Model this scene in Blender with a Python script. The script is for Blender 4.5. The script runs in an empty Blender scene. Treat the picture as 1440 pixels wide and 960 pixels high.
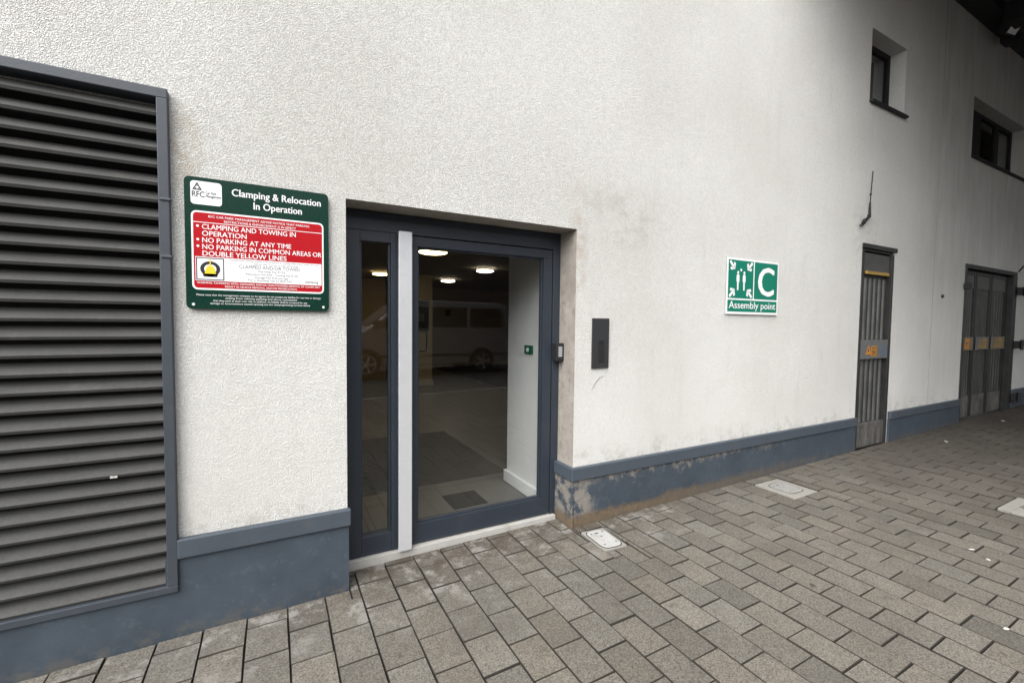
import bpy, bmesh, math, random
from mathutils import Vector, Matrix
random.seed(7)
R = math.radians
scene = bpy.context.scene
col = scene.collection
H0 = 1.4645          # eye height above the pavement at the camera

# ------------------------------------------------------------------ camera
cam_d = bpy.data.cameras.new("camera"); cam = bpy.data.objects.new("camera", cam_d); col.objects.link(cam)
cam_d.sensor_width = 36.0; cam_d.lens = 624.0 / 1440.0 * 36.0
cam_d.clip_start = 0.02; cam_d.clip_end = 2000
yaw, pit, rol = R(28.178), R(-2.539), R(0.629)
fw = Vector((math.sin(yaw) * math.cos(pit), math.cos(yaw) * math.cos(pit), math.sin(pit)))
rt = Vector((math.cos(yaw), -math.sin(yaw), 0)); up = rt.cross(fw)
rt2 = rt * math.cos(rol) + up * math.sin(rol); up2 = up * math.cos(rol) - rt * math.sin(rol)
m = Matrix.Identity(4)
for i in range(3):
    m[i][0] = rt2[i]; m[i][1] = up2[i]; m[i][2] = -fw[i]
m[0][3], m[1][3], m[2][3] = 0, 0, H0
cam.matrix_world = m
scene.camera = cam

# ------------------------------------------------------------------ sky, sun, exposure (overcast day)
SUN_EL, SUN_AZ = R(50), R(229)     # azimuth clockwise from +Y
world = bpy.data.worlds.new("World"); scene.world = world; world.use_nodes = True
nt = world.node_tree
sky = nt.nodes.new("ShaderNodeTexSky"); sky.sky_type = 'NISHITA'; sky.sun_disc = False
sky.sun_elevation = SUN_EL; sky.sun_rotation = SUN_AZ; sky.dust_density = 3.0; sky.air_density = 1.2; sky.ozone_density = 1.0
hs = nt.nodes.new("ShaderNodeHueSaturation"); hs.inputs["Saturation"].default_value = 0.22
nt.links.new(sky.outputs[0], hs.inputs["Color"]); nt.links.new(hs.outputs[0], nt.nodes["Background"].inputs[0])
nt.nodes["Background"].inputs[1].default_value = 0.15
sun_d = bpy.data.lights.new("sun", 'SUN'); sun = bpy.data.objects.new("sun", sun_d); col.objects.link(sun)
sun_d.energy = 1.35; sun_d.angle = R(66); sun_d.color = (1.0, 0.98, 0.955)
sd = Vector((math.sin(SUN_AZ) * math.cos(SUN_EL), math.cos(SUN_AZ) * math.cos(SUN_EL), math.sin(SUN_EL)))
sun.rotation_euler = sd.to_track_quat('Z', 'Y').to_euler(); sun.location = (-6, -8, 14)
vs = scene.view_settings
vs.view_transform = 'Standard'; vs.look = 'None'; vs.gamma = 1.0; vs.use_curve_mapping = False
vs.exposure = 1.25
scene.cycles.max_bounces = 8; scene.cycles.transparent_max_bounces = 16

# ------------------------------------------------------------------ materials
def new_mat(name):
    mt = bpy.data.materials.new(name); mt.use_nodes = True
    return mt, mt.node_tree, mt.node_tree.nodes["Principled BSDF"]
def N(t, kind, **kw):
    n = t.nodes.new(kind)
    for k, v in kw.items(): setattr(n, k, v)
    return n
def noise(t, scale, detail=4, rough=0.55, vec=None, dim='3D'):
    n = N(t, "ShaderNodeTexNoise"); n.inputs["Scale"].default_value = scale
    n.inputs["Detail"].default_value = detail; n.inputs["Roughness"].default_value = rough
    if vec is not None: t.links.new(vec, n.inputs["Vector"])
    return n.outputs["Fac"]
def ramp(t, fac, stops, interp='LINEAR'):
    r = N(t, "ShaderNodeValToRGB"); r.color_ramp.interpolation = interp
    e = r.color_ramp.elements
    while len(e) < len(stops): e.new(0.5)
    for i, (p, c) in enumerate(stops):
        e[i].position = p; e[i].color = (c, c, c, 1) if not isinstance(c, tuple) else (*c[:3], 1)
    t.links.new(fac, r.inputs[0]); return r.outputs["Color"]
def mixc(t, fac, a, b, mode='MIX'):
    n = N(t, "ShaderNodeMix", data_type='RGBA', blend_type=mode)
    for sock, v in ((n.inputs[0], fac), (n.inputs[6], a), (n.inputs[7], b)):
        if hasattr(v, "links"): t.links.new(v, sock)
        elif isinstance(v, (int, float)): sock.default_value = v
        else: sock.default_value = (*v[:3], 1)
    return n.outputs[2]
def math_(t, op, a, b=None, clamp=False):
    n = N(t, "ShaderNodeMath", operation=op); n.use_clamp = clamp
    for i, v in enumerate((a, b)):
        if v is None: continue
        if hasattr(v, "links"): t.links.new(v, n.inputs[i])
        else: n.inputs[i].default_value = v
    return n.outputs[0]
def mapr(t, v, a, b, c=0.0, d=1.0):
    n = N(t, "ShaderNodeMapRange"); n.clamp = True
    t.links.new(v, n.inputs[0])
    for i, x in enumerate((a, b, c, d)): n.inputs[i + 1].default_value = x
    return n.outputs[0]
def bump(t, bs, h, strength, dist):
    b = N(t, "ShaderNodeBump"); b.inputs["Strength"].default_value = strength; b.inputs["Distance"].default_value = dist
    t.links.new(h, b.inputs["Height"]); t.links.new(b.outputs[0], bs.inputs["Normal"]); return b
def geo(t):
    g = N(t, "ShaderNodeNewGeometry"); s = N(t, "ShaderNodeSeparateXYZ")
    t.links.new(g.outputs["Position"], s.inputs[0]); return g.outputs["Position"], s.outputs[0], s.outputs[1], s.outputs[2]

def painted(name, c, rough=0.45, var=0.25, metal=0.0, scale=9.0, bumpy=0.15, dirt=(0.10, 0.085, 0.065), dirt_amt=0.25):
    mt, t, b = new_mat(name); p, x, y, z = geo(t)
    n1 = noise(t, scale, 6, 0.65, p); n2 = noise(t, scale * 14, 3, 0.6, p)
    c0 = tuple(v * (1 - var) for v in c); c1 = tuple(min(1, v * (1 + var)) for v in c)
    cc = mixc(t, n1, c0, c1)
    d = mapr(t, noise(t, scale * 0.6, 8, 0.7, p), 0.56, 0.75, 0, dirt_amt)
    cc = mixc(t, d, cc, dirt)
    t.links.new(cc, b.inputs["Base Color"])
    t.links.new(mapr(t, n2, 0.2, 0.8, max(rough - 0.12, 0.05), min(rough + 0.15, 1)), b.inputs["Roughness"])
    b.inputs["Metallic"].default_value = metal
    bump(t, b, n2, bumpy, 0.002)
    return mt
def plain(name, c, rough=0.5, metal=0.0, var=0.06):
    return painted(name, c, rough, var, metal, 14.0, 0.05, (0.12, 0.1, 0.08), 0.06)

def mat_roughcast():
    mt, t, b = new_mat("white_roughcast"); p, x, y, z = geo(t)
    nn = N(t, "ShaderNodeTexNoise"); nn.inputs["Scale"].default_value = 75; nn.inputs["Detail"].default_value = 2
    off = N(t, "ShaderNodeVectorMath", operation='MULTIPLY_ADD')
    t.links.new(p, nn.inputs["Vector"]); t.links.new(nn.outputs["Color"], off.inputs[0]); off.inputs[1].default_value = (0.010,) * 3; t.links.new(p, off.inputs[2])
    def cells(scale, lo, hi):
        v = N(t, "ShaderNodeTexVoronoi"); v.inputs["Scale"].default_value = scale; t.links.new(off.outputs[0], v.inputs["Vector"])
        return mapr(t, v.outputs["Distance"], lo, hi, 1, 0)
    c1 = cells(160, 0.08, 0.62); c2 = cells(290, 0.08, 0.62)
    fine = noise(t, 300, 4, 0.65, p); big = noise(t, 1.1, 4, 0.5, p); dens = noise(t, 26, 3, 0.6, p)
    h = math_(t, 'ADD', math_(t, 'MULTIPLY', c1, 0.75), math_(t, 'MULTIPLY', c2, 0.55))
    h = math_(t, 'ADD', h, math_(t, 'MULTIPLY', fine, 0.35)); hb = h; h = math_(t, 'ADD', h, math_(t, 'MULTIPLY', dens, 0.45))
    base = mixc(t, mapr(t, big, 0.35, 0.65), (0.735, 0.728, 0.695), (0.815, 0.81, 0.78))
    pit = mapr(t, h, 0.50, 0.84, 1, 0)                        # grime colour between the grains, also deepening the relief shade
    base = mixc(t, math_(t, 'MULTIPLY', pit, math_(t, 'MULTIPLY', mapr(t, x, 0.8, 4.2, 0.56, 0.26), mapr(t, z, 0.6, 2.3, 0.40, 1.0))), base, (0.24, 0.23, 0.205))
    sm = noise(t, 5.5, 7, 0.72, p)
    soot = mapr(t, sm, 0.64, 0.80, 0, 0.28)
    base = mixc(t, soot, base, (0.36, 0.33, 0.29))
    mq = N(t, "ShaderNodeMapping"); mq.inputs["Scale"].default_value = (7.0, 7.0, 0.8); t.links.new(p, mq.inputs[0])
    drip = mapr(t, noise(t, 1.3, 7, 0.7, mq.outputs[0]), 0.55, 0.75, 0, 0.22)
    base = mixc(t, drip, base, (0.45, 0.44, 0.41))
    # grey grime on the bay past the movement joint, streaking down
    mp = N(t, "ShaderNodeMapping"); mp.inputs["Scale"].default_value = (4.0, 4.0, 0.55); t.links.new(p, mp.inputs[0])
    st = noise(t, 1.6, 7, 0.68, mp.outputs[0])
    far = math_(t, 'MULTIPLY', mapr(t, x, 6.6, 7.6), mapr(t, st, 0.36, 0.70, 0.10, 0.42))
    far = math_(t, 'MULTIPLY', far, mapr(t, z, 1.2, 3.4, 0.25, 1.0))  # thinner grime low down puts the brighter light there into the colour
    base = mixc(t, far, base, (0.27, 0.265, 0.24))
    # damp tan stain beside the louvre head and rubbed grey patches by the entrance head
    def blob(cx, cz, rx, rz, lo, hi, amt, sc):
        dx = math_(t, 'DIVIDE', math_(t, 'SUBTRACT', x, cx), rx); dz = math_(t, 'DIVIDE', math_(t, 'SUBTRACT', z, cz), rz)
        dd = math_(t, 'ADD', math_(t, 'MULTIPLY', dx, dx), math_(t, 'MULTIPLY', dz, dz))
        m_ = mapr(t, dd, 0.0, 1.0, 1, 0)
        return math_(t, 'MULTIPLY', math_(t, 'MULTIPLY', m_, mapr(t, noise(t, sc, 7, 0.75, p), lo, hi)), amt)
    base = mixc(t, blob(-0.36, 2.22, 0.10, 0.22, 0.40, 0.60, 0.55, 16), base, (0.40, 0.31, 0.21))
    base = mixc(t, blob(2.25, 2.22, 0.55, 0.28, 0.46, 0.66, 0.5, 9), base, (0.33, 0.30, 0.27))
    base = mixc(t, blob(1.86, 2.0, 0.09, 0.6, 0.46, 0.6, 0.5, 13), base, (0.40, 0.30, 0.22))
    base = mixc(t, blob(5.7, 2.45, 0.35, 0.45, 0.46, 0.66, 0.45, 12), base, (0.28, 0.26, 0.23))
    low = math_(t, 'MULTIPLY', mapr(t, z, 0.45, 0.62, 1, 0), mapr(t, noise(t, 11, 7, 0.75, p), 0.48, 0.66, 0, 0.5))
    base = mixc(t, low, base, (0.30, 0.26, 0.2))
    t.links.new(base, b.inputs["Base Color"]); b.inputs["Roughness"].default_value = 0.92
    b.inputs["Specular IOR Level"].default_value = 0.25
    bump(t, b, h, 0.8, 0.006)
    return mt
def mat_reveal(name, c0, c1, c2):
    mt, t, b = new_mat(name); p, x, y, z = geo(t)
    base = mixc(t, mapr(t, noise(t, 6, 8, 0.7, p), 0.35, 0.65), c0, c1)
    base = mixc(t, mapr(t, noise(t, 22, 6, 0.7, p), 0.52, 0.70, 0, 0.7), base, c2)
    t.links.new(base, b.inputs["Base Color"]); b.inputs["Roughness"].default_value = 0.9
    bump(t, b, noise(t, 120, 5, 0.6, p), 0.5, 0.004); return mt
def mat_plinth():
    mt, t, b = new_mat("blue_grey_masonry_paint"); p, x, y, z = geo(t)
    n1 = noise(t, 5, 7, 0.65, p)
    base = mixc(t, mapr(t, n1, 0.3, 0.7), (0.037, 0.049, 0.064), (0.055, 0.071, 0.090))
    scuff = mapr(t, noise(t, 18, 8, 0.78, p), 0.56, 0.72, 0, 0.5)
    base = mixc(t, scuff, base, (0.11, 0.13, 0.15))
    # flaked strip: strong from the door to the first security door, dying away to the right
    xm = math_(t, 'MULTIPLY', mapr(t, x, 1.72, 1.80), mapr(t, x, 3.3, 4.7, 1, 0.0))
    xl = mapr(t, x, 2.3, 5.2, 1, 0.0); xl = math_(t, 'MULTIPLY', xl, mapr(t, x, 1.72, 1.80))
    gz = math_(t, 'SUBTRACT', z, math_(t, 'MULTIPLY', x, 0.0151))
    wob = math_(t, 'MULTIPLY', math_(t, 'SUBTRACT', noise(t, 6, 8, 0.75, p), 0.5), 0.55)
    topz = mapr(t, math_(t, 'ADD', z, wob), 0.31, 0.38)
    flake = math_(t, 'MULTIPLY', math_(t, 'MULTIPLY', xm, topz), mapr(t, noise(t, 17, 8, 0.72, p), 0.44, 0.52))
    corner = math_(t, 'MULTIPLY', mapr(t, x, 1.72, 1.80), mapr(t, math_(t, 'ADD', x, math_(t, 'MULTIPLY', wob, 0.9)), 1.92, 2.06, 1, 0))
    corner = math_(t, 'MULTIPLY', corner, mapr(t, noise(t, 9, 8, 0.7, p), 0.44, 0.52))
    corner = math_(t, 'MULTIPLY', corner, mapr(t, z, 0.34, 0.37, 1, 0))
    bare = mixc(t, noise(t, 40, 5, 0.7, p), (0.12, 0.11, 0.095), (0.30, 0.28, 0.25))
    base = mixc(t, math_(t, 'MAXIMUM', flake, corner), base, bare)
    foot = math_(t, 'MULTIPLY', xl, mapr(t, math_(t, 'ADD', gz, math_(t, 'MULTIPLY', wob, 0.35)), 0.05, 0.10, 1, 0))
    brown = mixc(t, noise(t, 30, 6, 0.7, p), (0.060, 0.044, 0.030), (0.21, 0.155, 0.10))
    base = mixc(t, foot, base, brown)
    dirtz = math_(t, 'MULTIPLY', mapr(t, math_(t, 'ADD', gz, math_(t, 'MULTIPLY', wob, 0.2)), 0.0, 0.07, 1, 0), mapr(t, noise(t, 20, 6, 0.7, p), 0.45, 0.6, 0, 0.7))
    base = mixc(t, dirtz, base, (0.10, 0.09, 0.075))
    t.links.new(base, b.inputs["Base Color"]); b.inputs["Roughness"].default_value = 0.62
    b.inputs["Specular IOR Level"].default_value = 0.35
    h = math_(t, 'SUBTRACT', math_(t, 'MULTIPLY', noise(t, 60, 5, 0.6, p), 0.5), math_(t, 'MAXIMUM', flake, foot))
    bump(t, b, h, 0.5, 0.004)
    return mt
def mat_paver():
    mt, t, b = new_mat("concrete_block_paving"); p, x, y, z = geo(t)
    at = N(t, "ShaderNodeAttribute"); at.attribute_name = "tint"
    grain = N(t, "ShaderNodeTexVoronoi"); grain.inputs["Scale"].default_value = 210; t.links.new(p, grain.inputs["Vector"])
    sp = N(t, "ShaderNodeSeparateColor"); t.links.new(grain.outputs["Color"], sp.inputs[0])
    g2 = noise(t, 130, 4, 0.7, p)
    base = mixc(t, mapr(t, sp.outputs[0], 0.0, 1.0), (0.054, 0.049, 0.041), (0.212, 0.197, 0.170))
    base = mixc(t, mapr(t, g2, 0.3, 0.7, 0, 0.6), base, (0.140, 0.127, 0.106))
    base = mixc(t, 1.0, base, at.outputs["Color"], 'MULTIPLY')
    st = mapr(t, noise(t, 1.7, 7, 0.7, p), 0.46, 0.70, 0, 0.5)
    base = mixc(t, st, base, (0.075, 0.067, 0.056))
    st2 = mapr(t, noise(t, 14, 6, 0.75, p), 0.57, 0.70, 0, 0.6)
    base = mixc(t, st2, base, (0.055, 0.049, 0.041))
    gv = N(t, "ShaderNodeTexVoronoi"); gv.inputs["Scale"].default_value = 4.2; t.links.new(p, gv.inputs["Vector"])
    gs = N(t, "ShaderNodeSeparateColor"); t.links.new(gv.outputs["Color"], gs.inputs[0])
    gd = math_(t, 'ADD', gv.outputs["Distance"], math_(t, 'MULTIPLY', noise(t, 60, 4, 0.6, p), 0.05))
    base = mixc(t, math_(t, 'MULTIPLY', mapr(t, gd, 0.075, 0.105, 0.8, 0), mapr(t, gs.outputs[0], 0.55, 0.60)), base, (0.035, 0.031, 0.027))
    base = mixc(t, math_(t, 'MULTIPLY', mapr(t, gd, 0.055, 0.075, 0.6, 0), mapr(t, gs.outputs[1], 0.80, 0.85)), base, (0.34, 0.33, 0.31))
    # soil and pale cement smears in front of the entrance; dirt and canopy shade painted darker further along
    dx = math_(t, 'MULTIPLY', mapr(t, y, 2.15, 2.50), mapr(t, x, -0.2, 0.3)); dx = math_(t, 'MULTIPLY', dx, mapr(t, x, 2.4, 3.4, 1, 0.3))
    soil = math_(t, 'MULTIPLY', dx, mapr(t, noise(t, 10, 7, 0.75, p), 0.43, 0.57, 0, 0.88))
    base = mixc(t, soil, base, (0.07, 0.057, 0.043))
    cem = math_(t, 'MULTIPLY', mapr(t, noise(t, 6.5, 7, 0.72, p), 0.53, 0.62, 0, 0.6), math_(t, 'MULTIPLY', mapr(t, y, 1.9, 2.3), mapr(t, x, 2.6, 3.2, 1, 0)))
    base = mixc(t, cem, base, (0.30, 0.29, 0.27))
    dirt_shade = math_(t, 'MULTIPLY', mapr(t, x, 3.2, 7.5), mapr(t, noise(t, 0.9, 7, 0.65, p), 0.30, 0.62, 0.55, 0.92))
    base = mixc(t, dirt_shade, base, (0.05, 0.042, 0.035))
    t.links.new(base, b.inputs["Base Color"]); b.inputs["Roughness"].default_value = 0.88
    b.inputs["Specular IOR Level"].default_value = 0.3
    h = math_(t, 'ADD', math_(t, 'MULTIPLY', sp.outputs[0], 0.6), g2)
    bump(t, b, h, 0.55, 0.0035)
    return mt
def mat_ground(name, c0, c1, sc):
    mt, t, b = new_mat(name); p, x, y, z = geo(t)
    base = mixc(t, noise(t, sc, 8, 0.75, p), c0, c1); t.links.new(base, b.inputs["Base Color"])
    b.inputs["Roughness"].default_value = 0.95; bump(t, b, noise(t, sc * 3, 5, 0.7, p), 0.5, 0.006); return mt
def mat_glass(name, tint=(0.95, 0.96, 0.955), ior=1.5):
    mt = bpy.data.materials.new(name); mt.use_nodes = True; t = mt.node_tree
    t.nodes.remove(t.nodes["Principled BSDF"]); out = t.nodes["Material Output"]
    fr = N(t, "ShaderNodeFresnel"); gm = N(t, "ShaderNodeNewGeometry")   # same reflectance from either face of the pane
    t.links.new(mapr(t, gm.outputs['Backfacing'], 0, 1, ior, 1 / ior), fr.inputs[0])
    tr = N(t, "ShaderNodeBsdfTransparent"); tr.inputs[0].default_value = (*tint, 1)
    gl = N(t, "ShaderNodeBsdfGlossy"); gl.inputs["Roughness"].default_value = 0.0
    mx = N(t, "ShaderNodeMixShader"); t.links.new(fr.outputs[0], mx.inputs[0]); t.links.new(tr.outputs[0], mx.inputs[1]); t.links.new(gl.outputs[0], mx.inputs[2])
    t.links.new(mx.outputs[0], out.inputs[0]); return mt
def mat_emit(name, c, s):
    mt, t, b = new_mat(name); b.inputs["Base Color"].default_value = (0.8, 0.8, 0.8, 1)
    b.inputs["Emission Color"].default_value = (*c, 1); b.inputs["Emission Strength"].default_value = s; return mt
def mat_tiles(name, c0, c1, grout, sx, sy, rough=0.35):
    mt, t, b = new_mat(name); p, x, y, z = geo(t)
    br = N(t, "ShaderNodeTexBrick"); br.offset = 0.5; br.inputs["Scale"].default_value = 1.0
    br.inputs["Brick Width"].default_value = sx; br.inputs["Row Height"].default_value = sy; br.inputs["Mortar Size"].default_value = 0.004
    br.inputs["Color1"].default_value = (*c0, 1); br.inputs["Color2"].default_value = (*c1, 1); br.inputs["Mortar"].default_value = (*grout, 1)
    t.links.new(p, br.inputs["Vector"])
    base = mixc(t, mapr(t, noise(t, 8, 6, 0.7, p), 0.4, 0.7, 0, 0.25), br.outputs[0], tuple(v * 0.6 for v in c0))
    t.links.new(base, b.inputs["Base Color"]); b.inputs["Roughness"].default_value = rough; return mt
def mat_worn_metal(name, c, c2, amt=0.6, rough=0.5):
    mt, t, b = new_mat(name); p, x, y, z = geo(t)
    mp = N(t, "ShaderNodeMapping"); mp.inputs["Scale"].default_value = (1.6, 1.6, 0.8); t.links.new(p, mp.inputs[0])
    base = mixc(t, mapr(t, noise(t, 5, 8, 0.75, mp.outputs[0]), 0.42, 0.66, 0, amt), c, c2)
    base = mixc(t, mapr(t, noise(t, 18, 6, 0.75, p), 0.58, 0.70, 0, 0.5), base, (0.10, 0.065, 0.04))
    t.links.new(base, b.inputs["Base Color"]); b.inputs["Roughness"].default_value = rough; b.inputs["Metallic"].default_value = 0.25
    bump(t, b, noise(t, 60, 5, 0.7, p), 0.25, 0.003); return mt

M = {}
M['wall'] = mat_roughcast()
M['reveal'] = mat_reveal("dirty_shaded_reveal", (0.26, 0.235, 0.205), (0.38, 0.35, 0.315), (0.18, 0.15, 0.12))  # dirty plaster, darkened further to carry the shade of the recesses
M['plinth'] = mat_plinth()
M['cap'] = painted("blue_grey_cap_paint", (0.056, 0.070, 0.088), 0.5, 0.22, 0, 7, 0.3, (0.11, 0.10, 0.09), 0.35)
M['frame'] = painted("anthracite_coated_metal", (0.024, 0.031, 0.043), 0.38, 0.14, 0.0, 6, 0.06, (0.07, 0.065, 0.06), 0.2)
M['louvre_frame'] = painted("louvre_frame_paint", (0.044, 0.052, 0.064), 0.45, 0.22, 0, 10, 0.3, (0.10, 0.10, 0.10), 0.35)
M['blade'] = painted("dusty_grey_blade", (0.046, 0.046, 0.044), 0.7, 0.4, 0, 6, 0.2, (0.105, 0.10, 0.088), 0.6)
M['black'] = plain("matt_black", (0.012, 0.012, 0.013), 0.6)
M['wframe'] = plain('black_frame_and_room', (0.005, 0.005, 0.006), 0.7)
M['dark'] = plain("charcoal_plastic", (0.028, 0.029, 0.031), 0.4)
M['alu'] = painted("brushed_aluminium", (0.66, 0.67, 0.69), 0.34, 0.08, 0.4, 18, 0.05, (0.4, 0.4, 0.4), 0.25)
M['white'] = plain("white_enamel", (0.80, 0.80, 0.80), 0.4)
M['threshold'] = painted("pale_threshold", (0.40, 0.39, 0.365), 0.55, 0.2, 0, 12, 0.2, (0.2, 0.17, 0.13), 0.6)
M['glass'] = mat_glass("clear_glass", ior=1.62)
M['dglass'] = mat_glass("dusky_glass", (0.75, 0.76, 0.77), 1.36)
M['signgreen'] = plain("dark_green_print", (0.004, 0.030, 0.020), 0.3)
M['red'] = plain("red_print", (0.40, 0.006, 0.012), 0.35)
M['yellow'] = plain("yellow_print", (0.80, 0.56, 0.02), 0.4)
M['green'] = plain("safety_green_print", (0.0, 0.165, 0.105), 0.35)
M['ink'] = plain("black_ink", (0.016, 0.017, 0.02), 0.4)
M['inkgrey'] = plain("grey_ink", (0.10, 0.11, 0.13), 0.5)
M['paver'] = mat_paver()
for k_ in ('signgreen', 'red', 'green'): M[k_].node_tree.nodes['Principled BSDF'].inputs['Specular IOR Level'].default_value = 0.2
M['joint'] = mat_ground("dark_joint_sand", (0.016, 0.014, 0.011), (0.060, 0.051, 0.040), 18)
M['asphalt'] = mat_ground("worn_asphalt", (0.035, 0.034, 0.033), (0.065, 0.064, 0.062), 5)
M['kerb'] = mat_ground("pale_kerb_concrete", (0.17, 0.165, 0.155), (0.25, 0.245, 0.23), 6)
M['soffit'] = painted("brown_soffit_board", (0.075, 0.055, 0.042), 0.8, 0.3, 0, 3)
M['beam'] = plain("black_steel_beam", (0.014, 0.014, 0.016), 0.6)
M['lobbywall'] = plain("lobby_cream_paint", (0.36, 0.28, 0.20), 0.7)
M['lobbypier'] = plain('lamplit_cream_paint', (0.62, 0.54, 0.38), 0.7)  # lighter than the lobby walls, with the nearby lamp's light in the colour
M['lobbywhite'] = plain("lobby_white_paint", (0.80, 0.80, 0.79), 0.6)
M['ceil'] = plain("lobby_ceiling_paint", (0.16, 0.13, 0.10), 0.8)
M['tiles'] = mat_tiles("grey_porcelain_tiles", (0.125, 0.122, 0.115), (0.145, 0.142, 0.134), (0.04, 0.039, 0.036), 0.6, 0.6)
M['lampw'] = mat_emit("lamp_white", (1.0, 0.88, 0.68), 7.0)
M['lampy'] = mat_emit("lamp_warm", (1.0, 0.74, 0.32), 5.0)
M['security'] = mat_worn_metal("worn_galvanised_steel", (0.066, 0.067, 0.063), (0.13, 0.13, 0.125), 0.7)
M['security_dark'] = mat_worn_metal("grimy_frame_and_rib_shade", (0.022, 0.023, 0.023), (0.055, 0.055, 0.053), 0.6)  # frame steel, its dark tone also painting the shade between ribs
M['kick'] = mat_worn_metal("scuffed_steel_plate", (0.075, 0.072, 0.066), (0.22, 0.212, 0.20), 0.9)
M['plate'] = painted("faded_label_plate", (0.12, 0.125, 0.125), 0.5, 0.4, 0, 14, 0.1, (0.2, 0.15, 0.08), 0.5)
M['orange'] = painted("orange_sticker", (0.50, 0.20, 0.02), 0.5, 0.2, 0, 25)
M['ochre'] = painted("faded_ochre_strip", (0.33, 0.21, 0.05), 0.55, 0.4, 0, 20)
M['paleblue'] = painted("faded_blue_print", (0.10, 0.125, 0.17), 0.5, 0.2, 0, 20)
M['tan'] = painted("faded_tan_label", (0.17, 0.14, 0.095), 0.6, 0.45, 0, 16)
M['iron'] = painted("pale_cast_iron", (0.40, 0.40, 0.385), 0.6, 0.25, 0, 20, 0.4, (0.12, 0.1, 0.08), 0.6)
M['plateiron'] = painted('worn_grey_iron', (0.27, 0.265, 0.25), 0.6, 0.3, 0, 20, 0.4, (0.08, 0.07, 0.055), 0.7)
M['concrete'] = painted("pale_concrete_collar", (0.25, 0.24, 0.215), 0.85, 0.25, 0, 14, 0.6, (0.13, 0.11, 0.09), 0.6)
M['van'] = plain("silver_grey_car_paint", (0.34, 0.34, 0.345), 0.25)
M['rubber'] = plain("tyre_rubber", (0.02, 0.02, 0.02), 0.8)
M['opp'] = painted("dark_brown_render", (0.075, 0.066, 0.058), 0.9, 0.2, 0, 2)
M['paper'] = painted("white_paper", (0.46, 0.45, 0.42), 0.8)
M['mjoint'] = plain('grey_sealant', (0.30, 0.29, 0.26), 0.8)
M['mat'] = painted("dark_grey_inlay", (0.03, 0.029, 0.027), 0.8, 0.2, 0, 40)
M['brushmat'] = painted("ribbed_brush_mat", (0.075, 0.066, 0.055), 0.95, 0.3, 0, 30)
M['btn'] = plain("green_plastic", (0.0, 0.10, 0.05), 0.4)

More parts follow.
